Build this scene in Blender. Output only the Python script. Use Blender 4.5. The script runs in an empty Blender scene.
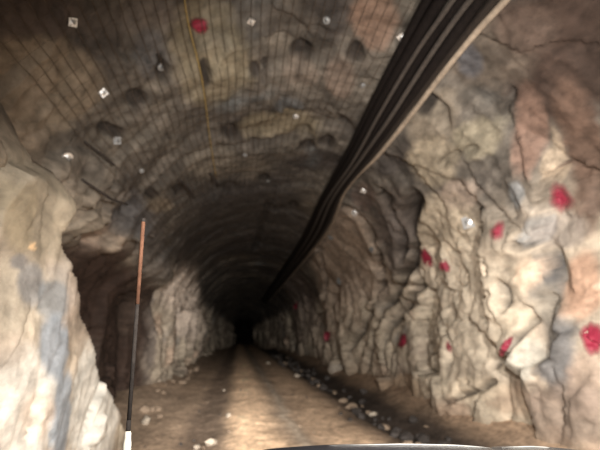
import bpy, math, random
import numpy as np
from mathutils import Vector, Matrix
from mathutils.bvhtree import BVHTree

random.seed(7)
rng = np.random.default_rng(11)
SC = bpy.context.scene
COL = SC.collection
PI = math.pi

# ------------------------------------------------------------------ camera
F = 460.0
CAM = np.array([0.0, 0.0, 1.65])
TH = math.radians(13.2)
PSI = math.radians(7.48)
fwd = np.array([math.sin(PSI)*math.cos(TH), math.cos(PSI)*math.cos(TH), math.sin(TH)])
rgt = np.array([math.cos(PSI), -math.sin(PSI), 0.0])
upv = np.cross(rgt, fwd)

def ray(px, py):
    d = fwd*F + rgt*(px-300) - upv*(py-225)
    return d/np.linalg.norm(d)

def at_y(px, py, y):
    d = ray(px, py)
    return CAM + d*(y/d[1])

cam = bpy.data.cameras.new('camera')
cam.sensor_width = 36
cam.lens = F*36/600
cam.clip_start = 0.02
cam.clip_end = 300
camo = bpy.data.objects.new('camera', cam)
COL.objects.link(camo)
camo.matrix_world = Matrix(((rgt[0], upv[0], -fwd[0], CAM[0]), (rgt[1], upv[1], -fwd[1], CAM[1]),
                            (rgt[2], upv[2], -fwd[2], CAM[2]), (0, 0, 0, 1)))
SC.camera = camo
cam.dof.use_dof = True
cam.dof.focus_distance = 1.85
cam.dof.aperture_fstop = 1.8

# ------------------------------------------------------------------ numpy noise
M32 = np.uint32

def _h(ix, iy, iz, seed):
    with np.errstate(over='ignore'):
        h = ix.astype(np.int64).astype(M32)*M32(374761393) + iy.astype(np.int64).astype(M32)*M32(668265263) \
            + iz.astype(np.int64).astype(M32)*M32(2147483647) + M32(seed)*M32(1274126177)
        h = (h ^ (h >> M32(13)))*M32(1274126177)
        h = (h ^ (h >> M32(16)))*M32(2246822519)
        h = h ^ (h >> M32(15))
    return h

def _f(h):
    return h.astype(np.float64)/4294967295.0

def vnoise(P, seed=0):
    """smooth gradient-like noise about -1..1"""
    i = np.floor(P)
    f = P-i
    w = f*f*f*(f*(f*6-15)+10)
    out = np.zeros(len(P))
    for dx in (0, 1):
        for dy in (0, 1):
            for dz in (0, 1):
                h = _h(i[:, 0]+dx, i[:, 1]+dy, i[:, 2]+dz, seed)
                with np.errstate(over='ignore'):
                    g1 = _f(h)*2-1
                    g2 = _f(h*M32(747796405)+M32(1))*2-1
                    g3 = _f((h ^ (h >> M32(7)))*M32(277803737))*2-1
                dot = g1*(f[:, 0]-dx)+g2*(f[:, 1]-dy)+g3*(f[:, 2]-dz)
                out += dot*(w[:, 0] if dx else 1-w[:, 0])*(w[:, 1] if dy else 1-w[:, 1])*(w[:, 2] if dz else 1-w[:, 2])
    return out*1.5

def fbm(P, octv=4, seed=0):
    s, a = np.zeros(len(P)), 1.0
    for k in range(octv):
        s += a*vnoise(P*(2.03**k)+17.3*k, seed+k)
        a *= 0.5
    return s

def worley(P, seed=0):
    """piecewise planar rock facets: height of facet, distance to the crack"""
    i = np.floor(P)
    n = len(P)
    f1 = np.full(n, 9.0)
    f2 = np.full(n, 9.0)
    val = np.zeros(n)
    rid = np.zeros(n)
    for dx in (-1, 0, 1):
        for dy in (-1, 0, 1):
            for dz in (-1, 0, 1):
                c0, c1, c2 = i[:, 0]+dx, i[:, 1]+dy, i[:, 2]+dz
                h = _h(c0, c1, c2, seed)
                with np.errstate(over='ignore'):
                    a = _f(h)
                    b = _f(h*M32(747796405)+M32(12345))
                    c = _f((h ^ (h >> M32(9)))*M32(277803737)+M32(77))
                    e = _f((h ^ (h >> M32(5)))*M32(1597334677)+M32(5))
                d = np.stack([P[:, 0]-c0-a, P[:, 1]-c1-b, P[:, 2]-c2-c], 1)
                r = np.sqrt((d*d).sum(1))
                near = r < f1
                f2 = np.where(near, f1, np.minimum(f2, r))
                f1 = np.where(near, r, f1)
                g = (d*np.stack([b-.5, c-.5, e-.5], 1)).sum(1)*1.6
                val = np.where(near, (e-.5)+g, val)
                rid = np.where(near, a, rid)
    return val, f2-f1, rid

def sstep(a, b, x):
    t = np.clip((x-a)/(b-a), 0, 1)
    return t*t*(3-2*t)

# ------------------------------------------------------------------ materials
def nt(name):
    m = bpy.data.materials.new(name)
    m.use_nodes = True
    return m, m.node_tree.nodes, m.node_tree.links, m.node_tree.nodes['Principled BSDF']

def rock_material(name, rough=0.85, spec=0.25, mott=0.45, bump=0.5, scale=9.0):
    m, N, L, B = nt(name)
    B.inputs['Roughness'].default_value = rough
    B.inputs['Specular IOR Level'].default_value = spec
    at = N.new('ShaderNodeAttribute'); at.attribute_name = 'rock_colour'
    tc = N.new('ShaderNodeTexCoord')
    mp = N.new('ShaderNodeMapping'); mp.inputs['Scale'].default_value = (1, 0.6, 1)
    L.new(tc.outputs['Object'], mp.inputs[0])
    n1 = N.new('ShaderNodeTexNoise'); n1.inputs['Scale'].default_value = scale; n1.inputs['Detail'].default_value = 7; n1.inputs['Roughness'].default_value = 0.6
    n2 = N.new('ShaderNodeTexNoise'); n2.inputs['Scale'].default_value = scale*0.33; n2.inputs['Detail'].default_value = 5
    L.new(mp.outputs[0], n1.inputs['Vector']); L.new(mp.outputs[0], n2.inputs['Vector'])
    r1 = N.new('ShaderNodeMapRange'); r1.inputs[1].default_value = 0.3; r1.inputs[2].default_value = 0.7
    r1.inputs[3].default_value = 1-mott; r1.inputs[4].default_value = 1+mott
    L.new(n1.outputs['Fac'], r1.inputs[0])
    r2 = N.new('ShaderNodeMapRange'); r2.inputs[1].default_value = 0.3; r2.inputs[2].default_value = 0.7
    r2.inputs[3].default_value = 1-mott*0.7; r2.inputs[4].default_value = 1+mott*0.7
    L.new(n2.outputs['Fac'], r2.inputs[0])
    mu = N.new('ShaderNodeMath'); mu.operation = 'MULTIPLY'
    L.new(r1.outputs[0], mu.inputs[0]); L.new(r2.outputs[0], mu.inputs[1])
    mx = N.new('ShaderNodeVectorMath'); mx.operation = 'SCALE'
    L.new(at.outputs['Color'], mx.inputs[0]); L.new(mu.outputs[0], mx.inputs['Scale'])
    L.new(mx.outputs[0], B.inputs['Base Color'])
    bp = N.new('ShaderNodeBump'); bp.inputs['Strength'].default_value = bump; bp.inputs['Distance'].default_value = 0.03
    L.new(n1.outputs['Fac'], bp.inputs['Height']); L.new(bp.outputs[0], B.inputs['Normal'])
    return m

def plain(name, col, rough=0.6, metal=0.0, spec=0.4, var=0.25, scale=30.0, bump=0.15):
    m, N, L, B = nt(name)
    B.inputs['Roughness'].default_value = rough
    B.inputs['Metallic'].default_value = metal
    B.inputs['Specular IOR Level'].default_value = spec
    tc = N.new('ShaderNodeTexCoord')
    n1 = N.new('ShaderNodeTexNoise'); n1.inputs['Scale'].default_value = scale; n1.inputs['Detail'].default_value = 5
    L.new(tc.outputs['Object'], n1.inputs['Vector'])
    cr = N.new('ShaderNodeValToRGB')
    cr.color_ramp.elements[0].position = 0.3; cr.color_ramp.elements[1].position = 0.7
    cr.color_ramp.elements[0].color = tuple(c*(1-var) for c in col)+(1,)
    cr.color_ramp.elements[1].color = tuple(min(1, c*(1+var)) for c in col)+(1,)
    L.new(n1.outputs['Fac'], cr.inputs[0]); L.new(cr.outputs[0], B.inputs['Base Color'])
    bp = N.new('ShaderNodeBump'); bp.inputs['Strength'].default_value = bump; bp.inputs['Distance'].default_value = 0.01
    L.new(n1.outputs['Fac'], bp.inputs['Height']); L.new(bp.outputs[0], B.inputs['Normal'])
    return m

MAT = dict(
    wall=rock_material('fractured_rock', 0.8, 0.3, 0.30, 0.5, 8),
    roof=rock_material('sprayed_roof_rock', 0.85, 0.2, 0.38, 0.4, 9),
    floor=rock_material('dirt_road', 0.95, 0.12, 0.35, 0.6, 14),
    stone_dark=plain('dark_rubble', (0.035, 0.029, 0.026), 0.8, scale=14),
    stone_brown=plain('brown_rubble', (0.19, 0.14, 0.10), 0.85, scale=14),
    stone_pale=plain('pale_rubble', (0.30, 0.255, 0.205), 0.8, scale=14),
    black=plain('black_cable_sheath', (0.008, 0.006, 0.0055), 0.7, spec=0.1, scale=20),
    grey=plain('dusty_grey_sheath', (0.045, 0.037, 0.032), 0.6, scale=20),
    brown=plain('dusty_brown_sheath', (0.014, 0.010, 0.008), 0.6, scale=20),
    tan=plain('dusty_tan_pipe', (0.27, 0.215, 0.165), 0.55, scale=12),
    wire=plain('rusty_wire', (0.07, 0.05, 0.035), 0.7, metal=0.2, scale=30),
    yellow=plain('dusty_yellow_wire', (0.30, 0.21, 0.07), 0.6),
    steel=plain('galvanised_steel', (0.62, 0.62, 0.62), 0.38, metal=0.75, spec=0.5, var=0.15),
    dullsteel=plain('dull_steel', (0.20, 0.20, 0.20), 0.5, metal=0.5, var=0.25),
    rust=plain('rusted_bar', (0.02, 0.014, 0.011), 0.8, metal=0.0),
    paint=plain('red_spray_paint', (0.42, 0.012, 0.035), 0.6, var=0.35, scale=25, bump=0.05),
    hood=plain('black_vehicle_paint', (0.006, 0.006, 0.007), 0.25, spec=0.5, var=0.1),
    glint=plain('pale_grey_glint', (0.05, 0.048, 0.045), 0.4, metal=0.0, var=0.1),
    white=plain('white_plastic', (0.30, 0.285, 0.25), 0.45, var=0.08),
    whip=plain('rust_brown_whip', (0.05, 0.024, 0.015), 0.9, spec=0.05, var=0.3),
    whipdark=plain('dark_whip', (0.012, 0.010, 0.009), 0.9, spec=0.05, var=0.3),
)

m_, N_, L_, B_ = nt('red_spray_paint_dusty')     # thins out to the rock at its overspray edge
B_.inputs['Base Color'].default_value = (0.20, 0.008, 0.028, 1); B_.inputs['Roughness'].default_value = 0.7
at_ = N_.new('ShaderNodeAttribute'); at_.attribute_name = 'rock_colour'
tr_ = N_.new('ShaderNodeBsdfTransparent'); mx_ = N_.new('ShaderNodeMixShader')
L_.new(at_.outputs['Fac'], mx_.inputs[0]); L_.new(tr_.outputs[0], mx_.inputs[1]); L_.new(B_.outputs[0], mx_.inputs[2])
L_.new(mx_.outputs[0], N_['Material Output'].inputs['Surface'])
MAT['paint'] = m_

lens, N_, L_, B_ = nt('headlamp_glass')
B_.inputs['Base Color'].default_value = (0.9, 0.9, 0.9, 1)
B_.inputs['Emission Color'].default_value = (1, 0.9, 0.75, 1)
B_.inputs['Emission Strength'].default_value = 4.0

# ------------------------------------------------------------------ object helpers
def link_mesh(name, verts, faces, mat=None, parent=None, smooth=True, colours=None):
    me = bpy.data.meshes.new(name)
    verts = np.asarray(verts, dtype=np.float32)
    if isinstance(faces, np.ndarray):
        k = faces.shape[1]
        me.vertices.add(len(verts)); me.vertices.foreach_set('co', verts.ravel())
        me.loops.add(faces.size); me.loops.foreach_set('vertex_index', faces.astype(np.int32).ravel())
        me.polygons.add(len(faces))
        me.polygons.foreach_set('loop_start', np.arange(0, faces.size, k, dtype=np.int32))
        me.polygons.foreach_set('loop_total', np.full(len(faces), k, dtype=np.int32))
        me.update(calc_edges=True)
    else:
        me.from_pydata([tuple(map(float, v)) for v in verts], [], [tuple(map(int, f)) for f in faces])
    me.validate()
    me.polygons.foreach_set('use_smooth', np.full(len(me.polygons), smooth))
    if colours is not None:
        a = me.color_attributes.new('rock_colour', 'FLOAT_COLOR', 'POINT')
        c = np.ones((len(verts), 4), dtype=np.float32); c[:, :3] = colours
        a.data.foreach_set('color', c.ravel())
    if mat: me.materials.append(mat)
    o = bpy.data.objects.new(name, me)
    COL.objects.link(o)
    if parent: o.parent = parent
    return o

def tag(o, label, cat, group=None, kind=None):
    if label: o['label'] = label
    if cat: o['category'] = cat
    if group: o['group'] = group
    if kind: o['kind'] = kind
    return o

def empty(name, loc, label, cat, group=None, rot=None):
    o = bpy.data.objects.new(name, None)
    COL.objects.link(o)
    o.empty_display_size = 0.1
    o.location = tuple(loc)
    if rot is not None: o.rotation_euler = rot
    return tag(o, label, cat, group)

def catmull(pts, per=8):
    P = np.asarray(pts, float)
    Q = np.vstack([2*P[0]-P[1], P, 2*P[-1]-P[-2]])
    out = []
    for i in range(1, len(Q)-2):
        p0, p1, p2, p3 = Q[i-1:i+3]
        for t in np.linspace(0, 1, per, endpoint=False):
            out.append(0.5*((2*p1)+(-p0+p2)*t+(2*p0-5*p1+4*p2-p3)*t*t+(-p0+3*p1-3*p2+p3)*t**3))
    out.append(P[-1])
    return np.array(out)

def tube_arrays(path, r, seg=10, cap=True):
    P = np.asarray(path, float)
    n = len(P)
    T = np.gradient(P, axis=0); T /= np.linalg.norm(T, axis=1)[:, None]+1e-12
    ref = np.array([0, 0, 1.0]) if abs(T[:, 2]).mean() < 0.8 else np.array([1.0, 0, 0])
    A = np.cross(T, ref); A /= np.linalg.norm(A, axis=1)[:, None]+1e-12
    Bv = np.cross(A, T)
    r = np.broadcast_to(np.asarray(r, float), (n,))
    th = np.linspace(0, 2*PI, seg, endpoint=False)
    V = P[:, None, :]+r[:, None, None]*(np.cos(th)[None, :, None]*A[:, None, :]+np.sin(th)[None, :, None]*Bv[:, None, :])
    V = V.reshape(-1, 3)
    i = np.arange(n-1)[:, None]*seg; j = np.arange(seg)[None, :]; j2 = (j+1) % seg
    Fq = np.stack([i+j, i+j2, i+seg+j2, i+seg+j], -1).reshape(-1, 4)
    faces = [tuple(f) for f in Fq.tolist()]
    if cap:
        faces.append(tuple(range(seg-1, -1, -1)))
        faces.append(tuple(range((n-1)*seg, n*seg)))
    return V, faces

def tube(name, path, r, mat, parent=None, seg=10):
    V, Fc = tube_arrays(path, r, seg)
    return link_mesh(name, V, Fc, mat, parent)

def lathe(name, prof, mat, parent=None, seg=20, smooth=True):
    V, Fc = [], []
    for r, z in prof:
        for k in range(seg):
            a = 2*PI*k/seg
            V.append((r*math.cos(a), r*math.sin(a), z))
    for i in range(len(prof)-1):
        for k in range(seg):
            k2 = (k+1) % seg
            Fc.append((i*seg+k, i*seg+k2, (i+1)*seg+k2, (i+1)*seg+k))
    Fc.append(tuple(range(seg-1, -1, -1)))
    Fc.append(tuple(range((len(prof)-1)*seg, len(prof)*seg)))
    return link_mesh(name, V, Fc, mat, parent, smooth)

# ------------------------------------------------------------------ tunnel base shape
XL, XR, ZS, ZA = -2.3, 4.0, 2.0, 5.1
XC, A_ = (XL+XR)/2, (XR-XL)/2
B_arch = ZA-ZS
ds = 0.036
pts = []
for z in np.arange(-0.5, ZS, ds): pts.append((XL, z, -1, 0))
narc = int(PI*(A_+B_arch)/2/ds)
for k in range(narc+1):
    a = PI-PI*k/narc
    nx, nz = math.cos(a)/A_, math.sin(a)/B_arch
    l = math.hypot(nx, nz)
    pts.append((XC+A_*math.cos(a), ZS+B_arch*math.sin(a), nx/l, nz/l))
for z in np.arange(ZS, -0.5, -ds)[1:]: pts.append((XR, z, 1, 0))
prof = np.array(pts)
NU = len(prof)
ys = [-4.0]
while ys[-1] < 75:
    y = ys[-1]
    ys.append(y+(0.2 if y < 2.0 else 0.036+0.0042*max(0, y-3)))
ys = np.array(ys)
NY = len(ys)
UU, YY = np.meshgrid(np.arange(NU), np.arange(NY), indexing='ij')
UU = UU.ravel(); YY = YY.ravel()
BX, BZ, NX, NZ = prof[UU, 0], prof[UU, 1], prof[UU, 2], prof[UU, 3]
BY = ys[YY]
Nrm = np.stack([NX, np.zeros_like(NX), NZ], 1)
Base = np.stack([BX, BY, BZ], 1)

# left side: the pale buttress close by, then the hollow behind it
ye = np.interp(BZ, [-0.5, 0.0, 0.24, 1.05, 1.46, 1.98, 2.49, 2.97, 3.15, 3.6], [7.9, 7.8, 7.4, 5.7, 5.3, 4.85, 4.25, 4.2, 3.9, 3.6])
ye = ye-0.35*sstep(1.2, 2.0, BZ)
wob = vnoise(np.stack([BX*0, BY*0+3.3, BZ*1.7], 1), 5)*0.10
left_side = sstep(XC-0.8, XC-2.2, BX)
butt = (1-sstep(ye+wob, ye+wob+0.35, BY))*left_side*(1-sstep(2.85, 3.75, BZ))
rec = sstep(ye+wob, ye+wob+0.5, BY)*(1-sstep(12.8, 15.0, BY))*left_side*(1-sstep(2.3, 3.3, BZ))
d_big = -0.78*butt+0.62*rec
# right side leans in gently in the far half
d_big -= 1.5*sstep(36, 66, BY)
d_big += 0.12*np.sin(BY*0.55+1.0)*sstep(XC, XR, BX)
Smooth = Base+Nrm*d_big[:, None]

idx = np.arange(NU*NY).reshape(NU, NY)
quads = np.stack([idx[:-1, :-1], idx[:-1, 1:], idx[1:, 1:], idx[1:, :-1]], -1).reshape(-1, 4)

def coarse_bvh(V):
    su, sy = 4, 2
    gi = idx[::su, ::sy]
    q = np.stack([gi[:-1, :-1], gi[:-1, 1:], gi[1:, 1:], gi[1:, :-1]], -1).reshape(-1, 4)
    return BVHTree.FromPolygons([Vector(v) for v in V], [tuple(x) for x in q.tolist()])

bvh0 = coarse_bvh(Smooth.tolist())

def hit0(px, py, bvh=None):
    d = ray(px, py)
    loc, n, i, dist = (bvh or bvh0).ray_cast(Vector(CAM), Vector(d))
    if loc is None:
        return None, None
    n = np.array(n)
    if n.dot(d) > 0: n = -n
    return np.array(loc), n

def frame0(px, py):
    """smooth rock point, its normal and the two surface vectors one pixel across and one pixel down"""
    n = hit0(px, py)[1]
    P = hit0(px, py, bvhR)[0]
    def onplane(a, b):
        d = ray(a, b)
        t = (P-CAM).dot(n)/d.dot(n)
        return CAM+d*t
    jx = onplane(px+1, py)-P; jy = onplane(px, py+1)-P
    dist = np.linalg.norm(P-CAM)
    for v in (jx, jy):                      # limit the stretch at grazing angles
        l = np.linalg.norm(v); m = 5*dist/F
        if l > m: v *= m/l
    return P, n, jx, jy

def local(Pts, fr):
    P, n, jx, jy = fr
    J = np.stack([jx, jy], 1)
    pin = np.linalg.pinv(J)
    D = Pts-P
    ab = D @ pin.T
    off = np.abs(D @ n)
    return ab[:, 0], ab[:, 1], off

# ------------------------------------------------------------------ rock relief
roofness = sstep(2.9, 4.0, BZ)
rightness = sstep(XC+0.3, XC+1.6, BX)
warp = np.stack([vnoise(Smooth*0.9, 21), vnoise(Smooth*0.9, 22), vnoise(Smooth*0.9, 23)], 1)*0.28
Pw = Smooth+warp
big = fbm(Smooth*np.array([0.45, 0.40, 0.45]), 3, 31)
v1, e1, id1 = worley(Pw*np.array([0.75, 0.70, 0.50]), 41)
v2, e2, id2 = worley(Pw*np.array([2.2, 2.2, 1.5])+5.0, 42)
v3, e3, id3 = worley((Smooth+0.4*warp)*5.2+9.0, 43)
fine = fbm(Smooth*6.0, 3, 51)
wallamp = 1-roofness
disp = 0.13*big
disp += v1*(0.40*wallamp+0.085*roofness)
disp += v2*(0.085*wallamp+0.032*roofness)
disp += v3*(0.028*wallamp+0.013*roofness)
disp += fine*0.014
disp += 0.07*(1-sstep(0.0, 0.09, e1))*wallamp*(id1 > 0.35)
disp += 0.035*(1-sstep(0.0, 0.10, e2))*wallamp*(id2 > 0.55)
# blast rounds: the roof flares outward along each round, then steps back in
yr = BY+1.3*vnoise(Smooth*np.array([0.45, 0.2, 0.45]), 61)
saw = (yr/2.6) % 1.0
disp += roofness*0.08*(np.where(saw < 0.9, saw/0.9, (1-saw)/0.1)-0.5)
disp *= (1-0.65*np.clip(butt*1.5, 0, 1))*(1-0.5*roofness*sstep(6, 10, BY))
Rough0 = Smooth+Nrm*disp[:, None]
bvhR = BVHTree.FromPolygons([Vector(v) for v in Rough0.tolist()], [tuple(q) for q in quads.tolist()])
colour_dark = np.zeros(len(disp))

# seams and clefts seen in the rock: pixel course, half width in metres, depth in metres, darkness
SEAMS = [
    ([(417, 196), (410, 223), (417, 250), (407, 273), (397, 293), (380, 317), (373, 343), (367, 370)], 0.10, 0.26, 0.9),
    ([(424, 282), (410, 305), (400, 317), (390, 327), (383, 350), (386, 368)], 0.09, 0.22, 0.9),
    ([(380, 250), (381, 283), (370, 317), (357, 337), (347, 357)], 0.09, 0.20, 0.85),
    ([(347, 208), (367, 223), (373, 243), (380, 252)], 0.10, 0.18, 0.8),
    ([(385, 192), (395, 215), (404, 236), (400, 258)], 0.10, 0.20, 0.8),
    ([(348, 285), (352, 310), (346, 330)], 0.06, 0.12, 0.5),
    ([(445, 402), (462, 396), (480, 388), (494, 380)], 0.035, 0.09, 0.8),
    ([(495, 366), (507, 350), (518, 338), (533, 320)], 0.045, 0.10, 0.7),
    ([(418, 322), (432, 345), (436, 368), (428, 384)], 0.025, 0.06, 0.5),
    ([(440, 318), (452, 350), (448, 376)], 0.025, 0.06, 0.5),
    ([(500, 285), (508, 296), (502, 306)], 0.06, 0.16, 0.7),
    ([(512, 243), (522, 245), (530, 243)], 0.03, 0.10, 0.9),
    ([(470, 180), (492, 205), (505, 222), (500, 245)], 0.035, 0.08, 0.4),
    ([(545, 255), (552, 285), (540, 315), (538, 350)], 0.12, 0.12, 0.3),
    ([(512, 90), (508, 120), (516, 150), (520, 175)], 0.03, 0.07, 0.3),
    ([(320, 255), (326, 280), (322, 310), (318, 340)], 0.08, 0.14, 0.4),
    ([(300, 300), (303, 320), (300, 340)], 0.10, 0.16, 0.4),
    ([(440, 165), (455, 155), (475, 148)], 0.03, 0.08, 0.4),
    ([(425, 95), (440, 112), (446, 125)], 0.06, 0.10, 0.3),
    ([(150, 190), (175, 168), (205, 152), (240, 146), (280, 140), (305, 132)], 0.09, 0.10, 0.4),
    ([(130, 205), (120, 225), (110, 245)], 0.10, 0.10, 0.4),
    ([(255, 250), (262, 225), (270, 200)], 0.08, 0.08, 0.4),
]
for poly, w, dep, dk in SEAMS:
    P3 = np.array([hit0(*p, bvhR)[0] for p in catmull(poly, 8)])
    best = np.full(len(Smooth), 1e9)
    c = P3.mean(0); R = np.linalg.norm(P3-c, axis=1).max()+1.0
    sel = np.where(np.linalg.norm(Rough0-c, axis=1) < R)[0]
    S = Rough0[sel]+0.055*np.stack([vnoise(Smooth[sel]*3, 71), vnoise(Smooth[sel]*3, 72), vnoise(Smooth[sel]*3, 73)], 1)
    bd = np.full(len(sel), 1e9)
    for a, b in zip(P3[:-1], P3[1:]):
        ab = b-a
        t = np.clip(((S-a) @ ab)/(ab @ ab+1e-12), 0, 1)
        bd = np.minimum(bd, np.linalg.norm(S-(a+t[:, None]*ab), axis=1))
    w = max(w, 0.035)*1.25
    k = np.exp(-(bd/w)**2)
    disp[sel] += 1.4*dep*k
    # the slab on one side of the seam stands proud
    disp[sel] -= 0.25*dep*np.exp(-((bd-2.2*w)/(1.2*w))**2)
    colour_dark[sel] = np.maximum(colour_dark[sel], dk*np.exp(-(bd/(1.0*w))**2))

# pits blasted in the roof: px, py, rx, ry, depth
PITS = [(302, 50, 9, 7, .20), (230, 132, 7, 5, .22), (326, 142, 6, 5, .2), (307, 146, 6, 4, .15), (163, 70, 6, 9, .15),
        (230, 186, 6, 3, .2), (264, 179, 5, 3, .2), (153, 195, 5, 4, .15), (206, 75, 4, 9, .1), (355, 55, 8, 7, .12),
        (137, 100, 7, 9, .12), (112, 131, 10, 5, .14), (255, 70, 4, 5, .1), (265, 62, 3, 3, .1), (293, 205, 4, 4, .15),
        (180, 190, 5, 4, .15), (345, 120, 6, 5, .12), (277, 207, 4, 3, .12), (425, 105, 9, 8, .12)]
for px, py, rx, ry, dep in PITS:
    fr = frame0(px, py)
    a, b, off = local(Rough0, fr)
    q = (a/rx)**2+(b/ry)**2
    q = q*(1+0.5*fine)
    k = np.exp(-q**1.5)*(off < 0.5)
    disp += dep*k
    colour_dark = np.maximum(colour_dark, 0.95*np.exp(-(q/1.5)**3)*(off < 0.6))  # shade of the holes painted into the colour, wider than the dents

# keep the rock off the cable run
Tun = Smooth+Nrm*disp[:, None]
# jog along the tunnel so faces are not all aligned with the grid
Tun[:, 1] += 0.03*fbm(Smooth*3.0, 2, 81)*(BY > 2)

# ------------------------------------------------------------------ rock colour (the stone's own, with some shade painted in)
def mixc(c, col, k):
    return c*(1-k[:, None])+np.array(col)[None, :]*k[:, None]

n = len(Tun)
c = np.tile(np.array([0.33, 0.275, 0.215]), (n, 1))
tone = fbm(Smooth*np.array([0.8, 0.5, 0.8]), 3, 91)
c = mixc(c, (0.44, 0.375, 0.29), sstep(0.0, 0.8, tone))
c = mixc(c, (0.20, 0.155, 0.125), sstep(0.0, 0.8, -tone)*0.8)
pk = fbm(Smooth*np.array([0.9, 0.7, 0.9])+40, 3, 92)
c = mixc(c, (0.40, 0.27, 0.20), sstep(0.25, 0.8, pk)*0.5)
c = mixc(c, (0.24, 0.25, 0.26), sstep(0.3, 0.9, -pk)*0.45)
c *= (0.82+0.36*id2)[:, None]
c *= (0.88+0.24*id3)[:, None]
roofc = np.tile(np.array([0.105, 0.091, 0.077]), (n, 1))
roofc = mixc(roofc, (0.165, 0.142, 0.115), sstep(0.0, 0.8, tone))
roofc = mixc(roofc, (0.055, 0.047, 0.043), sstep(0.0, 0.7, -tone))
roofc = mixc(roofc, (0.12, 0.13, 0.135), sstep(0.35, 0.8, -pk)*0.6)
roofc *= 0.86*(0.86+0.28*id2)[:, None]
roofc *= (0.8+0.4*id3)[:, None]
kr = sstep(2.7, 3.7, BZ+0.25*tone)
c = c*(1-kr[:, None])+roofc*kr[:, None]

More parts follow.
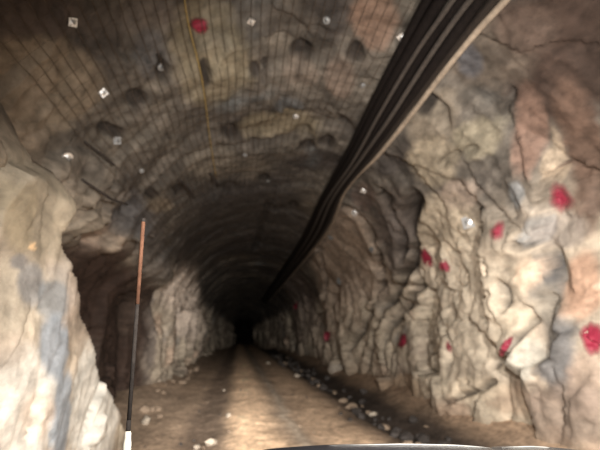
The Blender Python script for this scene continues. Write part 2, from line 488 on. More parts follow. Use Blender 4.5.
# patches of differently coloured stone, a few carrying painted shade: px, py, rx, ry, linear colour, strength
PATCH = [
    # near left buttress
    (25, 400, 45, 60, (0.50, 0.47, 0.425), .9), (100, 410, 26, 60, (0.50, 0.485, 0.445), .9), (25, 300, 40, 40, (0.40, 0.35, 0.28), .7),
    (85, 320, 14, 50, (0.46, 0.43, 0.38), .8), (45, 210, 45, 50, (0.25, 0.21, 0.155), .85), (20, 215, 18, 40, (0.30, 0.245, 0.165), .6),
    (30, 285, 14, 22, (0.17, 0.17, 0.175), .8), (52, 300, 12, 20, (0.18, 0.19, 0.20), .8), (56, 350, 12, 35, (0.19, 0.21, 0.235), .9), (62, 415, 12, 50, (0.18, 0.205, 0.235), .9),
    (20, 262, 10, 8, (0.15, 0.15, 0.16), .7), (10, 350, 22, 20, (0.47, 0.39, 0.32), .5), (35, 415, 14, 25, (0.50, 0.40, 0.32), .6), (32, 247, 3, 4, (0.8, 0.55, 0.32), .9),
    # hollow behind it: dark brown stone with its shade painted in
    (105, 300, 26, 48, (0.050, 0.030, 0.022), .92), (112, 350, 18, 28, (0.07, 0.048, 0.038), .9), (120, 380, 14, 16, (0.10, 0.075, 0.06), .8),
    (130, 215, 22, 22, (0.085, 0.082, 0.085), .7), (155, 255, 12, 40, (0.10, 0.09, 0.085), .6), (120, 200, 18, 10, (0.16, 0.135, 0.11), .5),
    # left wall further on
    (190, 310, 24, 36, (0.52, 0.43, 0.36), .9), (147, 330, 9, 50, (0.12, 0.10, 0.09), .8), (204, 335, 12, 24, (0.52, 0.43, 0.35), .8),
    # right wall
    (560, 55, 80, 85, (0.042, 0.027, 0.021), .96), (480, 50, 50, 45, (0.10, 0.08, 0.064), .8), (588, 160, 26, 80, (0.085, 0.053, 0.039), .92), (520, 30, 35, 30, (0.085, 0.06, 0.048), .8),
    (532, 130, 17, 42, (0.17, 0.108, 0.083), .9), (552, 160, 7, 30, (0.24, 0.19, 0.14), .8), (470, 62, 14, 20, (0.085, 0.085, 0.095), .8),
    (546, 300, 10, 50, (0.06, 0.06, 0.062), .95), (552, 355, 18, 42, (0.11, 0.108, 0.11), .92), (583, 285, 18, 34, (0.29, 0.18, 0.125), .85),
    (535, 232, 10, 14, (0.17, 0.175, 0.18), .7), (515, 196, 8, 14, (0.16, 0.165, 0.17), .7), (570, 230, 20, 18, (0.19, 0.165, 0.15), .6),
    (520, 400, 30, 20, (0.36, 0.25, 0.175), .5), (590, 385, 24, 40, (0.22, 0.165, 0.13), .8), (510, 360, 16, 25, (0.40, 0.385, 0.34), .7),
    (470, 390, 22, 14, (0.55, 0.46, 0.35), .8), (512, 320, 14, 14, (0.52, 0.45, 0.34), .7), (525, 275, 10, 16, (0.56, 0.42, 0.31), .6),
    (440, 230, 35, 35, (0.50, 0.42, 0.32), .75), (455, 310, 60, 60, (0.50, 0.43, 0.34), .8), (340, 275, 36, 60, (0.42, 0.33, 0.26), .7), (365, 340, 30, 40, (0.42, 0.35, 0.27), .6), (430, 120, 25, 25, (0.20, 0.165, 0.125), .6),
    (475, 140, 24, 18, (0.30, 0.26, 0.185), .5), (430, 165, 25, 25, (0.33, 0.275, 0.20), .6), (460, 195, 20, 16, (0.30, 0.235, 0.19), .6),
    (345, 260, 25, 40, (0.28, 0.215, 0.165), .6), (300, 310, 14, 40, (0.20, 0.155, 0.13), .6), (395, 222, 20, 34, (0.11, 0.088, 0.076), .8),
    (365, 195, 14, 14, (0.14, 0.10, 0.085), .6), (400, 240, 10, 40, (0.14, 0.12, 0.11), .5), (322, 340, 14, 25, (0.34, 0.27, 0.21), .5),
    (370, 385, 18, 10, (0.26, 0.175, 0.11), .6), (410, 390, 22, 16, (0.27, 0.19, 0.125), .7), (400, 415, 40, 14, (0.14, 0.10, 0.075), .7),
    (430, 430, 40, 16, (0.085, 0.066, 0.055), .7), (565, 415, 60, 34, (0.17, 0.13, 0.105), .85),
    # roof
    (50, 90, 55, 45, (0.25, 0.20, 0.145), .7), (20, 10, 60, 30, (0.075, 0.058, 0.05), .7), (130, 15, 60, 16, (0.085, 0.07, 0.06), .6), (15, 115, 40, 45, (0.21, 0.17, 0.13), .7),
    (215, 70, 40, 45, (0.21, 0.175, 0.115), .6), (280, 120, 40, 14, (0.19, 0.155, 0.10), .6), (155, 60, 18, 22, (0.08, 0.08, 0.085), .5), (375, 20, 25, 25, (0.17, 0.105, 0.075), .7),
    (340, 80, 16, 22, (0.20, 0.145, 0.115), .5), (290, 105, 14, 8, (0.10, 0.105, 0.11), .6), (250, 225, 75, 40, (0.052, 0.047, 0.045), .75),  # wide last patch paints the far roof's dimness into the colour
    (180, 215, 22, 20, (0.085, 0.075, 0.066), .5), (275, 20, 40, 15, (0.10, 0.085, 0.072), .5), (160, 205, 14, 8, (0.17, 0.135, 0.095), .6),
    (300, 75, 20, 14, (0.20, 0.155, 0.125), .4),
]
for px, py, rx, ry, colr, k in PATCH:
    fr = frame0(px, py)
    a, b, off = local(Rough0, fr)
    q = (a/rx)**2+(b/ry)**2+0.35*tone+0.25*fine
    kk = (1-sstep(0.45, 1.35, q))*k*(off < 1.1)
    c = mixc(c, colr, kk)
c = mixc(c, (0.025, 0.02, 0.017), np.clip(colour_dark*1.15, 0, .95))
# shade of the hollow painted over its dark-stained stone
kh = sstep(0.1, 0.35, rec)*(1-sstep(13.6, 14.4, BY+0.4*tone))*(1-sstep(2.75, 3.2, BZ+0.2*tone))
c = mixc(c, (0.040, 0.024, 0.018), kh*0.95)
foot = (1-sstep(0.15, 0.75, BZ+0.25*tone))  # dust and dirt thrown up the foot of the walls
c = mixc(c, (0.20, 0.145, 0.10), foot*0.6*rightness)
c = np.clip(c, 0.01, 0.9)

# ------------------------------------------------------------------ link the setting
zq = prof[:, 1]
uL = int(np.argmax(zq > 3.1))
uR = NU-int(np.argmax(zq[::-1] > 3.3))
def strip(name, u0, u1, mat):
    sub = idx[u0:u1+1]
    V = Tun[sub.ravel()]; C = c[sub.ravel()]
    k = np.arange(sub.size).reshape(sub.shape)
    q = np.stack([k[:-1, :-1], k[:-1, 1:], k[1:, 1:], k[1:, :-1]], -1).reshape(-1, 4)
    o = link_mesh(name, V, q, mat, colours=C)
    o['kind'] = 'structure'
    return o
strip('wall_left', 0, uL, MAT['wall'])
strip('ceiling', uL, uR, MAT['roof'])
strip('wall_right', uR, NU-1, MAT['wall'])

def fheight(x, y):
    x = np.asarray(x, float); y = np.asarray(y, float)
    P = np.stack([x, y, x*0], 1)
    wv = 0.12*vnoise(P*np.array([0.0, 0.35, 1]), 101)
    xx = x+wv
    h = 0.05*np.exp(-((xx-0.3)/0.38)**2) - 0.055*np.exp(-((xx+0.7)/0.32)**2) - 0.05*np.exp(-((xx-1.35)/0.3)**2)
    h = h+0.02*np.exp(-((xx-1.05)/0.07)**2)
    h = h-0.10*np.exp(-((xx-2.85)/0.28)**2)
    h = h+0.42*sstep(3.1, 4.3, xx)+0.22*sstep(-1.5, -2.6, xx)
    h = h+0.022*fbm(P*np.array([1.3,0.6,1]), 3, 102)+0.009*fbm(P*np.array([5,3,1]), 3, 103)
    return h
fx = np.arange(-4.4, 5.6, 0.05)
XX, YF = np.meshgrid(fx, ys, indexing='ij')
Hf = fheight(XX.ravel(), YF.ravel())
FP = np.stack([XX.ravel(), YF.ravel(), Hf], 1)
P2 = FP*np.array([1, 1, 0])
wv = 0.12*vnoise(P2*np.array([0.0, 0.35, 1]), 101)
xx = FP[:, 0]+wv+0.10*fbm(P2*np.array([1.5, 0.9, 1]), 3, 105)
tn = fbm(P2*np.array([1.4, 0.8, 1]), 4, 104)
fc = np.tile(np.array([0.26, 0.19, 0.135]), (len(FP), 1))
fc = mixc(fc, (0.62, 0.44, 0.295), np.exp(-((xx-0.30)/0.42)**4))
fc = mixc(fc, (0.15, 0.11, 0.082), np.exp(-((xx+0.55)/0.33)**4)*0.85)
fc = mixc(fc, (0.25, 0.205, 0.16), np.exp(-((xx-1.05)/0.13)**2)*0.9)
fc = mixc(fc, (0.38, 0.27, 0.185), np.exp(-((xx-1.75)/0.5)**4)*0.9)
fc = mixc(fc, (0.028, 0.022, 0.019), np.exp(-((xx-3.08)/0.74)**4)*0.95)
fc = mixc(fc, (0.25, 0.175, 0.12), sstep(3.3, 3.9, xx)*0.7)
fc = mixc(fc, (0.27, 0.20, 0.145), sstep(-1.2, -1.9, xx)*0.7)
fc *= 1.38*(1+0.28*tn)[:, None]
fidx = np.arange(len(FP)).reshape(len(fx), NY)
fq = np.stack([fidx[:-1, :-1], fidx[1:, :-1], fidx[1:, 1:], fidx[:-1, 1:]], -1).reshape(-1, 4)
flo = link_mesh('floor', FP, fq, MAT['floor'], colours=np.clip(fc, 0.01, 0.9)); flo['kind'] = 'structure'

# the far end: the drive bends away, capped by a wall coloured black for the unlit depth
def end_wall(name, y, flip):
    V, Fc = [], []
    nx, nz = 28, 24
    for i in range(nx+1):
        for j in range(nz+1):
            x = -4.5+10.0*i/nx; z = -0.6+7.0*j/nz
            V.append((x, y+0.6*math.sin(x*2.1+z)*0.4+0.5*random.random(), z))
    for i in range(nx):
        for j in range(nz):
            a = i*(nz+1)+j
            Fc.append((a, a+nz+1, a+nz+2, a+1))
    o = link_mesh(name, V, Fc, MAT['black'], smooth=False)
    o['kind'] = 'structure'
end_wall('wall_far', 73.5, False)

bvh1 = BVHTree.FromPolygons([Vector(v) for v in Tun.tolist()], [tuple(q) for q in quads.tolist()])

def onto_rock(P, n, lift=0.45):
    """drop a point onto the finished rock along the smooth normal"""
    s = Vector(P+n*lift)
    loc, nn, i, dist = bvh1.ray_cast(s, Vector(-n), 1.6)
    if loc is None:
        return np.array(P), n
    nn = np.array(nn)
    if nn.dot(n) < 0: nn = -nn
    return np.array(loc), nn

def rock_at(px, py):
    P, n = hit0(px, py, bvh1)
    return P, n

def basis(n, spin=0.0):
    z = Vector(n).normalized()
    x = z.cross(Vector((0, 0, 1)))
    if x.length < 0.1: x = z.cross(Vector((0, 1, 0)))
    x.normalize(); y = z.cross(x)
    m = Matrix((x, y, z)).transposed()
    return (m @ Matrix.Rotation(spin, 3, 'Z'))

# ------------------------------------------------------------------ red paint on the rock
MARKS = [
    (561, 198, 11, 13, 0, 'large round blot of red spray paint high on the reddish right wall'),
    (498, 231, 6, 10, .2, 'soft upright smear of red paint on pale rock below the steel plate'),
    (427, 258, 4.5, 8.5, -.3, 'taller slanting red paint dab of the close pair on the right wall'),
    (445, 266, 4.5, 5.5, -.3, 'small round red paint dab, right one of the close pair on the right wall'),
    (593, 338, 10, 15, -.3, 'big red paint splash low on the right wall at the picture edge'),
    (403, 341, 3.5, 6.5, .4, 'narrow red paint dab low on the right wall beside the dark cleft'),
    (449, 347, 2.6, 6, -.2, 'faint thin red paint stroke between the cleft and the pale slab'),
    (506, 346, 4, 9, .6, 'slanting red paint smear in the diagonal seam of the pale slab'),
    (327, 336, 3, 4.5, 0, 'small red paint spot on the far part of the right wall'),
    (297, 306, 2.5, 3.5, 0, 'tiniest red paint spot, farthest down the right wall under the cables'),
    (199, 25, 9, 6, .2, 'red paint mark on the tunnel roof beside the yellow wire'),
]
for px, py, rx, ry, rot, lab in MARKS:
    P0, n0 = rock_at(px, py)
    _, nS, jx, jy = frame0(px, py)
    V, Fc = [], []
    nr, na = 12, 44
    ph = [random.uniform(0, 6.28) for _ in range(4)]
    toc = (CAM-P0)/np.linalg.norm(CAM-P0)
    lift = (toc+nS*0.5)*0.010
    V.append(P0+lift)
    cr, sr = math.cos(rot), math.sin(rot)
    last = {}
    for i in range(1, nr+1):
        for k in range(na):
            t = 2*PI*k/na
            e = 1.25+0.13*math.sin(2*t+ph[0])+0.10*math.sin(3*t+ph[1])+0.06*math.sin(5*t+ph[2])+0.04*math.sin(9*t+ph[3])
            a = rx*i/nr*e*math.cos(t); b = ry*i/nr*e*math.sin(t)
            a, b = a*cr-b*sr, a*sr+b*cr
            H, _n = hit0(px+a, py+b, bvh1)
            q = last.get(k, P0)
            if np.linalg.norm(H-q) > 0.12+0.5*np.linalg.norm(q-P0)/i:
                d_ = ray(px+a, py+b); H = CAM+d_*np.linalg.norm(q-CAM)
            last[k] = H
            V.append(H+lift)
    for k in range(na):
        Fc.append((0, 1+k, 1+(k+1) % na))
    for i in range(nr-1):
        for k in range(na):
            a = 1+i*na+k; b = 1+i*na+(k+1) % na
            Fc.append((a, a+na, b+na, b))
    V = np.array(V)
    dens = np.concatenate([[1.0], np.repeat(np.interp(np.arange(1, nr+1)/nr, [0, .3, .6, .85, 1], [.9, .8, .5, .18, .02] if 'soft' in lab or 'faint' in lab or 'blot' in lab else [1, .97, .85, .4, .03]), na)])
    o = link_mesh('paint_mark', V-P0, Fc, MAT['paint'], colours=np.repeat(dens[:, None], 3, 1))
    o.location = tuple(P0)
    tag(o, lab, 'paint mark', 'red paint marks on the rock')

# ------------------------------------------------------------------ rock bolts with their plates
def hexnut(r, h, z0):
    return [(r*math.cos(PI/3*k), r*math.sin(PI/3*k), z) for z in (z0, z0+h) for k in range(6)]
def make_bolt(loc, nrm, size, label, square=True, bright=True, tilt=0.25):
    spin = random.uniform(0, 1.5)
    m = basis(nrm, spin)
    tl = Matrix.Rotation(random.uniform(-tilt, tilt), 3, 'X') @ Matrix.Rotation(random.uniform(-tilt, tilt), 3, 'Y')
    rt = (m @ tl).to_euler()
    e = empty('rock_bolt', loc, label, 'rock bolt', 'rock bolts in roof and walls', rt)
    s = size/2
    mt = MAT['steel'] if bright else MAT['dullsteel']
    # dished plate
    V, Fc = [], []
    K = 6
    for i in range(K+1):
        for j in range(K+1):
            x, y = -s+2*s*i/K, -s+2*s*j/K
            r = math.hypot(x, y)/s
            if not square:
                l = max(abs(x), abs(y))/ (math.hypot(x, y)+1e-9)
                x, y = x*l, y*l; r = math.hypot(x, y)/s
            V.append((x, y, 0.022+0.22*s*max(0, 1-(r/0.6)**2)))
    top = len(V)
    V += [(x, y, z-0.012) for x, y, z in V]
    W = K+1
    for i in range(K):
        for j in range(K):
            a = i*W+j
            Fc.append((a, a+W, a+W+1, a+1)); Fc.append((top+a, top+a+1, top+a+W+1, top+a+W))
    ring = [i*W for i in range(W)]+[K*W+j for j in range(1, W)]+[i*W+K for i in range(K-1, -1, -1)]+[j for j in range(K-1, 0, -1)]
    for a, b in zip(ring, ring[1:]+ring[:1]): Fc.append((a, b, top+b, top+a))
    link_mesh('plate', V, Fc, mt, e, smooth=False)
    z0 = 0.022+0.2*s
    V = hexnut(s*0.26, s*0.28, z0)
    Fc = [(k, (k+1) % 6, 6+(k+1) % 6, 6+k) for k in range(6)]+[(5, 4, 3, 2, 1, 0), (6, 7, 8, 9, 10, 11)]
    link_mesh('nut', V, Fc, mt, e, smooth=False)
    lathe('bolt_stub', [(s*.13, -0.05), (s*.13, z0+s*.75), (s*.09, z0+s*.8)], MAT['dullsteel'], e, 10)
    return e
BOLTS = [
    (469, 222, 13, True, 'large square steel bolt plate set in the pale right wall'),
    (102, 92, 8, True, 'bright bolt plate on the left roof, upper one above the bent bar'),
    (116, 140, 8, True, 'bright bolt plate on the left roof below a dark pit'),
    (71, 21, 6, True, 'bright bolt plate nearest the top left corner of the roof'),
    (66, 156, 11, False, 'pale round bolt plate above the buttress, beside the bent bar'),
    (251, 20, 7, True, 'bright bolt plate at the top of the roof, right of the yellow wire'),
    (296, 115, 7, False, 'round bolt plate in the grey patch mid roof'),
    (327, 19, 8, False, 'dull bolt plate at the roof top just left of the cable run'),
    (402, 36, 8, True, 'bolt plate touching the left edge of the cable run'),
    (363, 84, 5, False, 'small dull bolt plate left of the cable run above the kink'),
    (245, 154, 5, False, 'small round bolt plate in the middle of the dim roof'),
    (364, 190, 6, True, 'bright bolt plate on the right wall under the pipe, upper of two'),
    (355, 212, 7, True, 'bright bolt plate on the right wall under the pipe, lower of two'),
    (340, 281, 8, False, 'dull round bolt plate in the brown slab of the right wall'),
    (331, 237, 7, False, 'dull bolt plate where the pipe dips on the right wall'),
    (372, 249, 7, False, 'dull bolt plate beside the big dark cleft'),
    (160, 66, 8, False, 'dark bolt plate in the grey patch of the left roof'),
    (141, 170, 5, False, 'small dull bolt plate on the left roof before the pole top'),
    (268, 180, 4, False, 'smallest bolt plate, far down the dim roof'),
]
for px, py, sz, sq, lab in BOLTS:
    P, n_ = rock_at(px, py)
    Pb, nS = hit0(px, py)
    d = np.linalg.norm(P-CAM)
    toc = (CAM-P)/d
    nn = nS*0.55+toc*0.6; nn /= np.linalg.norm(nn)
    size = float(np.clip(sz*d/F*0.85, 0.07, 0.24))
    make_bolt(P+nS*0.01, nn, size, lab, sq, 'dull' not in lab and 'dark' not in lab and 'mall' not in lab)

# ------------------------------------------------------------------ cable run under the right shoulder of the roof
LE = [(470, -60), (430, 0), (401, 50), (370, 110), (345, 160), (320, 203), (300, 243), (279, 275), (262, 300)]
RE = [(550, -50), (503, 0), (458, 54), (408, 118), (378, 154), (345, 192), (324, 236), (288, 279), (267, 303)]
def edge3(L):
    out = []
    for p in L:
        P, nS = hit0(*p)
        d = ray(*p)
        P = P-d*min(0.17/abs(d.dot(nS)), 0.3*np.linalg.norm(P-CAM))     # hung clear of the rock
        out.append((P, nS))
    return out
L3, R3 = edge3(LE), edge3(RE)
RUN = [
    ('cable', 0.00, .055, .20, 'black', 'black cable along the upper left edge of the roof cable run'),
    ('cable', 0.15, .062, .26, 'black', 'thick black cable second from the upper left edge of the run'),
    ('cable', 0.28, .026, .34, 'grey', 'thin grey cable lying over the black ones, upper of the two grey'),
    ('cable', 0.42, .068, .25, 'black', 'thickest black cable in the middle of the roof cable run'),
    ('cable', 0.55, .030, .34, 'grey', 'grey cable with a pale sheen, lower of the two grey'),
    ('cable', 0.70, .060, .27, 'black', 'black cable between the lower grey cable and the brown one'),
    ('cable', 0.86, .040, .27, 'brown', 'dusty brown cable right beside the tan pipe'),
    ('pipe', 1.02, .036, .25, 'tan', 'dusty tan pipe along the lower right edge of the cable run'),
]
for nm, t, r, inset, mt, lab in RUN:
    pp = []
    for k, ((a, na), (b, nb)) in enumerate(zip(L3, R3)):
        P = a*(1-t)+b*t; q = na*(1-t)+nb*t; q /= np.linalg.norm(q)
        pp.append(P+q*(inset-0.27)+np.array([0, 0, 0.02*math.sin(k*2.1+t*9)]))
    path = catmull(pp, 12)
    o = tube(nm, path-path[0], r, MAT[mt], seg=12)
    o.location = tuple(path[0])
    tag(o, lab, nm, 'cables and pipe of the roof run')

# thin yellow wire along the roof
yw = []
for p in [(181, -30), (186, 5), (191, 32), (198, 68), (204, 105), (209, 140), (214, 172)]:
    P, nS = hit0(*p)
    yw.append(onto_rock(P, nS)[0]+nS*0.07)
pa = catmull(yw, 8)
o = tube('wire', pa-pa[0], 0.007, MAT['yellow'], seg=6); o.location = tuple(pa[0])
tag(o, 'thin yellowish wire strung lengthwise along the left side of the roof', 'wire')

# bars sticking out of the roof
BARS = [
    ([(77, 177), (86, 184), (96, 190), (109, 193)], .016, 'dark bent bar sticking out above the pale buttress'),
    ([(90, 146), (97, 151), (103, 157)], .014, 'short dark bar beside the lower left bolt plate on the roof'),
    ([(178, 178), (183, 182), (187, 188)], .022, 'short dark bar poking from the dim roof, left of two'),
    ([(208, 171), (213, 175), (218, 179)], .020, 'short dark bar poking from the dim roof, right of two'),
]
for poly, r, lab in BARS:
    q = []
    for i, p in enumerate(poly):
        P, nS = hit0(*p)
        H = onto_rock(P, nS)[0]
        q.append(H+nS*(0.0 if i == 0 else 0.10+0.04*i))
    pa = catmull(q, 6)
    o = tube('steel_bar', pa-pa[0], r, MAT['rust'], seg=8); o.location = tuple(pa[0])
    tag(o, lab, 'steel bar', 'bars poking from the roof')

# ------------------------------------------------------------------ welded wire mesh lining the roof
u0 = int(np.argmax(zq > 3.7)); u1 = u0
LW = None
Disp2 = disp.reshape(NU, NY)
SmG = Smooth.reshape(NU, NY, 3); NG = Nrm.reshape(NU, NY, 3)
uu = np.arange(u0, int(NU*0.58), 3)
yy = [j for j in range(NY) if 2.2 < ys[j] < 16]
yyc = yy[::4]
K = np.ones(9)/9
def sm(a):
    return np.convolve(np.pad(a, 4, mode='edge'), K, 'valid')
Ds = Disp2.copy()
for _ in range(2):
    Ds = np.apply_along_axis(sm, 0, Ds); Ds = np.apply_along_axis(sm, 1, Ds)
Net = SmG+NG*(np.minimum(Ds, Disp2)-0.03)[..., None]
WV, WF = [], []
off = 0
def addwire(path, r):
    global off
    V, Fc = tube_arrays(path, r, 4, False)
    WV.append(V); WF.extend([tuple(i+off for i in f) for f in Fc]); off += len(V)
for u in uu:
    addwire(Net[u, yyc], 0.0034)
ylast = -9
for j in yy:
    if ys[j]-ylast > 0.2:
        ylast = ys[j]
        addwire(Net[uu[0]:uu[-1]+1:2, j], 0.0015)
o = link_mesh('wire_mesh', np.vstack(WV), WF, MAT['wire'])
tag(o, 'rusty welded wire mesh lining the rock of the tunnel roof', 'wire mesh')

# ------------------------------------------------------------------ loose rock
def stone_mesh(name, seed, mat):
    r = random.Random(seed)
    import bmesh
    bm = bmesh.new()
    for _ in range(26):
        v = Vector((r.gauss(0, 1), r.gauss(0, 1), r.gauss(0, 1))).normalized()
        bm.verts.new((v.x*r.uniform(.75, 1.0), v.y*r.uniform(.6, .85), v.z*r.uniform(.4, .65)))
    res = bmesh.ops.convex_hull(bm, input=bm.verts)
    bmesh.ops.delete(bm, geom=[g for g in res['geom_interior'] if isinstance(g, bmesh.types.BMVert)], context='VERTS')
    bmesh.ops.bevel(bm, geom=list(bm.edges), offset=0.05, segments=1, affect='EDGES', clamp_overlap=True)
    bmesh.ops.triangulate(bm, faces=bm.faces)
    me = bpy.data.meshes.new(name); bm.to_mesh(me); bm.free()
    me.materials.append(mat)
    return me
SM = {k: [stone_mesh('stone', 10*i+s, MAT['stone_'+k]) for i in range(5)] for s, k in enumerate(('dark', 'brown', 'pale'))}
def stone(x, y, s, kind, label, group, name='rock'):
    z = float(fheight([x], [y])[0])
    o = bpy.data.objects.new(name, random.choice(SM[kind]))
    COL.objects.link(o)
    o.location = (x, y, z+0.28*s)
    o.scale = (s*random.uniform(.8, 1.25), s*random.uniform(.8, 1.25), s*random.uniform(.8, 1.15))
    o.rotation_euler = (random.uniform(-.3, .3), random.uniform(-.3, .3), random.uniform(0, 6.28))
    return tag(o, label, 'rock', group)
def onfloor(px, py):
    d = ray(px, py); t = -CAM[2]/d[2]
    P = CAM+d*t
    return P[0], P[1]
HERO = [
    (146, 424, .17, 'pale', 'large pale rock on the ground right beside the slim pole'),
    (158, 411, .11, 'brown', 'brown rock just beyond the large pale one by the pole'),
    (228, 418, .085, 'pale', 'lone pale stone on the left edge of the light road crown'),
    (211, 444, .12, 'pale', 'pale flat stone on the road at the bottom of the picture, left of the crown'),
    (197, 446, .09, 'pale', 'smaller pale stone left of the flat one at the bottom of the picture'),
    (224, 391, .07, 'pale', 'small pale stone on the left rut, farther than the lone one'),
    (297, 377, .15, 'pale', 'pale slab-like stone lying in the dark rubble strip'),
    (268, 364, .17, 'pale', 'pale stone at the far end of the dark rubble strip'),
    (373, 412, .12, 'pale', 'pale stone at the near end of the dark rubble strip'),
    (183, 385, .17, 'brown', 'broad brown rock at the foot of the far left wall, nearer of two'),
    (196, 372, .20, 'brown', 'broad brown rock at the foot of the far left wall, farther of two'),
    (385, 424, .13, 'brown', 'brown rock where the rubble strip meets the lower right wall'),
]
for px, py, s, k, lab in HERO:
    x, y = onfloor(px, py)
    stone(x, y, s, k, lab, 'loose rocks on the tunnel floor')
spots = []
def ok(x, y, r):
    for a, b, q in spots:
        if (x-a)**2+(y-b)**2 < (0.8*(r+q))**2: return False
    spots.append((x, y, r)); return True
cnt = 0
while cnt < 110:
    y = 6.3+random.random()**1.5*30; x = random.gauss(2.9, 0.27); s = random.uniform(.05, .15)*(1+y*0.012)
    if not ok(x, y, s): continue
    stone(x, y, s, random.choice(['dark', 'dark', 'dark', 'dark', 'brown']), 'small dark angular rock in the rubble strip along the foot of the right wall', 'rubble strip along the right wall'); cnt += 1
cnt = 0
while cnt < 26:
    y = 8.0+random.random()**1.3*20; x = random.gauss(-1.95, 0.25)-0.02*max(0, y-10); s = random.uniform(.05, .14)*(1+y*0.012)
    if not ok(x, y, s): continue
    stone(x, y, s, random.choice(['brown']), 'small brownish rock in the scree along the foot of the left wall', 'scree along the left wall'); cnt += 1
cnt = 0
while cnt < 46:
    y = 5.8+random.random()**1.5*16; x = random.uniform(-1.4, 2.4); s = random.uniform(.018, .042)
    if not ok(x, y, s): continue
    stone(x, y, s, random.choice(['brown', 'brown', 'brown', 'dark']), 'loose pebble lying on the dirt road between the wheel tracks', 'pebbles on the road', 'pebble'); cnt += 1

# ------------------------------------------------------------------ the vehicle we look out of: bonnet edge along the bottom
veh = empty('vehicle', (0.62, 1.6, 0.0), 'dark vehicle bonnet with pale modelled highlight along the bottom edge of the picture', 'vehicle')
vl = np.array([0.62, 1.6, 0.0])
YE = 1.9
edge = [(255, 453), (270, 449.3), (300, 446.8), (340, 444.6), (400, 443.8), (450, 444.8), (485, 447), (492, 448.3), (505, 446.6), (530, 446.2), (556, 447.6), (580, 450.5), (600, 456)]
E3 = catmull([at_y(px, py, YE) for px, py in edge], 5)
rows = []
for yv, dz in ((0.75, -0.03), (1.1, -0.012), (1.5, -0.004), (1.8, -0.001), (1.9, 0.0), (1.96, -0.012), (2.0, -0.05), (2.02, -0.12)):
    R = E3.copy(); R[:, 1] = yv; R[:, 2] += dz
    rows.append(R)
V = np.vstack(rows); nE = len(E3)
Fc = [(i*nE+j, i*nE+j+1, (i+1)*nE+j+1, (i+1)*nE+j) for i in range(len(rows)-1) for j in range(nE-1)]
link_mesh('bonnet', V-vl, Fc, MAT['hood'], veh)
def on_edge(a, b, dz, yv):
    q = []
    for px in np.linspace(a, b, 24):
        py = float(np.interp(px, [e[0] for e in edge], [e[1] for e in edge]))
        P = at_y(px, py, YE); q.append((P[0], yv, P[2]+dz))
    return np.array(q)
for a, b in ((328, 488), (500, 548)):  # bright reflection along the bonnet edge, modelled as pale strips
    q = on_edge(a, b, 0.0015, 1.885)
    t = np.linspace(0, 1, len(q))
    rr = 0.0030*np.clip(np.minimum(t*2.2, (1-t)*9), 0.12, 1)
    tr = tube('bonnet_glint', q-vl, rr, MAT['glint'], veh, 8)
    tr['label'] = 'pale grey strip modelled as a highlight'
def box(name, c0, s0, mat, parent, bev=0.02):
    import bmesh
    bm = bmesh.new(); bmesh.ops.create_cube(bm, size=1)
    for v in bm.verts: v.co = Vector((v.co.x*s0[0], v.co.y*s0[1], v.co.z*s0[2]))
    bmesh.ops.bevel(bm, geom=list(bm.edges), offset=bev, segments=2, affect='EDGES')
    me = bpy.data.meshes.new(name); bm.to_mesh(me); bm.free(); me.materials.append(mat)
    o = bpy.data.objects.new(name, me); COL.objects.link(o); o.parent = parent
    o.location = tuple(np.array(c0)-vl)
    return o
for sx in (-0.49, 1.73):
    box('fender', (sx, 1.45, 0.90), (0.36, 1.5, 0.36), MAT['hood'], veh, 0.06)
box('grille', (0.62, 2.02, 0.78), (1.9, 0.10, 0.34), MAT['hood'], veh, 0.03)
box('bumper', (0.62, 2.15, 0.50), (2.5, 0.20, 0.20), MAT['hood'], veh, 0.05)
LAMPX = (-0.42, 1.66)
for sx in LAMPX:
    h = lathe('headlamp', [(0.10, -0.08), (0.12, 0.0), (0.115, 0.02), (0.02, 0.03)], lens, veh, 24)
    h.location = tuple(np.array([sx, 2.22, 0.88])-vl); h.rotation_euler = (-PI/2, 0, 0)

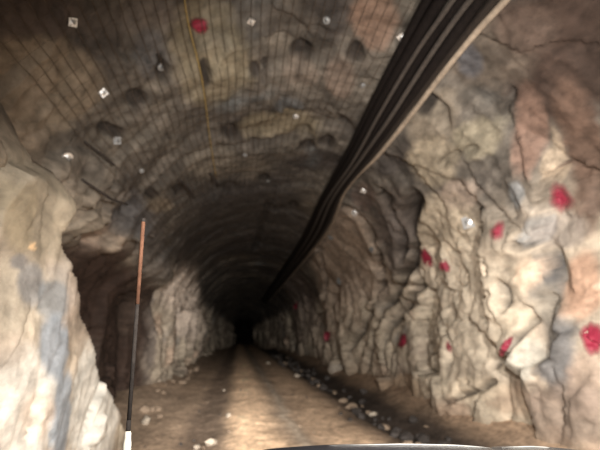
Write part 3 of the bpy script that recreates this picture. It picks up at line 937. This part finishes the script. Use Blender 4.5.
# slim whip pole on the near front corner of the vehicle
yb = 1.75
pb = at_y(127, 447, yb); pt = at_y(143.5, 219, yb)
ax = pt-pb; ln = np.linalg.norm(ax); axn = ax/ln
e = empty('whip_pole', pb, 'slim rust brown upright pole with white foot in front of the pale left rock', 'pole')
e.rotation_euler = Vector(axn).to_track_quat('Z', 'Y').to_euler()
b = lathe('base', [(0.008, -0.16), (0.010, -0.05), (0.0135, -0.01), (0.0135, 0.012), (0.0105, 0.03), (0.011, 0.04), (0.008, 0.05)], MAT['white'], e, 20)
b['label'] = 'white bulbous foot'
f = lathe('ferrule', [(0.007, 0.035), (0.008, 0.05), (0.008, 0.085), (0.005, 0.09)], MAT['whipdark'], e, 14)
w1 = lathe('lower_rod', [(0.0075, 0.05), (0.0072, ln*0.45), (0.0066, ln*0.62)], MAT['whipdark'], e, 12); w1['label'] = 'dark lower rod'
w2 = lathe('upper_rod', [(0.0074, ln*0.60), (0.0074, ln*0.985), (0.005, ln*0.99)], MAT['whip'], e, 12); w2['label'] = 'rust coloured upper rod'
lathe('tip', [(0.006, ln*0.983), (0.0085, ln*0.988), (0.008, ln*1.0), (0.004, ln*1.004)], MAT['whipdark'], e, 12)

# ------------------------------------------------------------------ light: the vehicle's headlamps, and unseen spots added above them
def spot(name, loc, aim, power, size, blend, colr, rad):
    l = bpy.data.lights.new(name, 'SPOT'); l.energy = power; l.spot_size = math.radians(size); l.spot_blend = blend
    l.color = colr; l.shadow_soft_size = rad
    o = bpy.data.objects.new(name, l); COL.objects.link(o); o.location = loc
    o.rotation_euler = Vector(aim).to_track_quat('-Z', 'Y').to_euler()
    return o
WARM = (1.0, 0.945, 0.87)
for sx in LAMPX:
    spot('headlamp_flood', (sx, 2.33, 0.95), (0.15, 1, 0.15), 130, 165, 0.9, WARM, 0.10)
    spot('headlamp_beam', (sx, 2.33, 0.90), (0.0, 1, -0.03), 1800, 34, 1.0, WARM, 0.10)
for wx in (0.35, 1.25):  # added out of frame to brighten floor, right wall and far end
    spot('added_roof_flood', (wx, 0.55, 2.25), (0.30, 1, -0.26), 2000, 135, 1.0, WARM, 0.10)
    spot('added_roof_beam', (wx, 0.55, 2.25), (-0.09, 1, -0.11), 4800, 30, 1.0, WARM, 0.10)

w = bpy.data.worlds.new('world'); SC.world = w; w.use_nodes = True
w.node_tree.nodes['Background'].inputs[0].default_value = (0.5, 0.45, 0.4, 1)
w.node_tree.nodes['Background'].inputs[1].default_value = 0.002

vs = SC.view_settings
vs.view_transform = 'Standard'; vs.look = 'None'; vs.gamma = 1; vs.use_curve_mapping = False
vs.exposure = -0.05
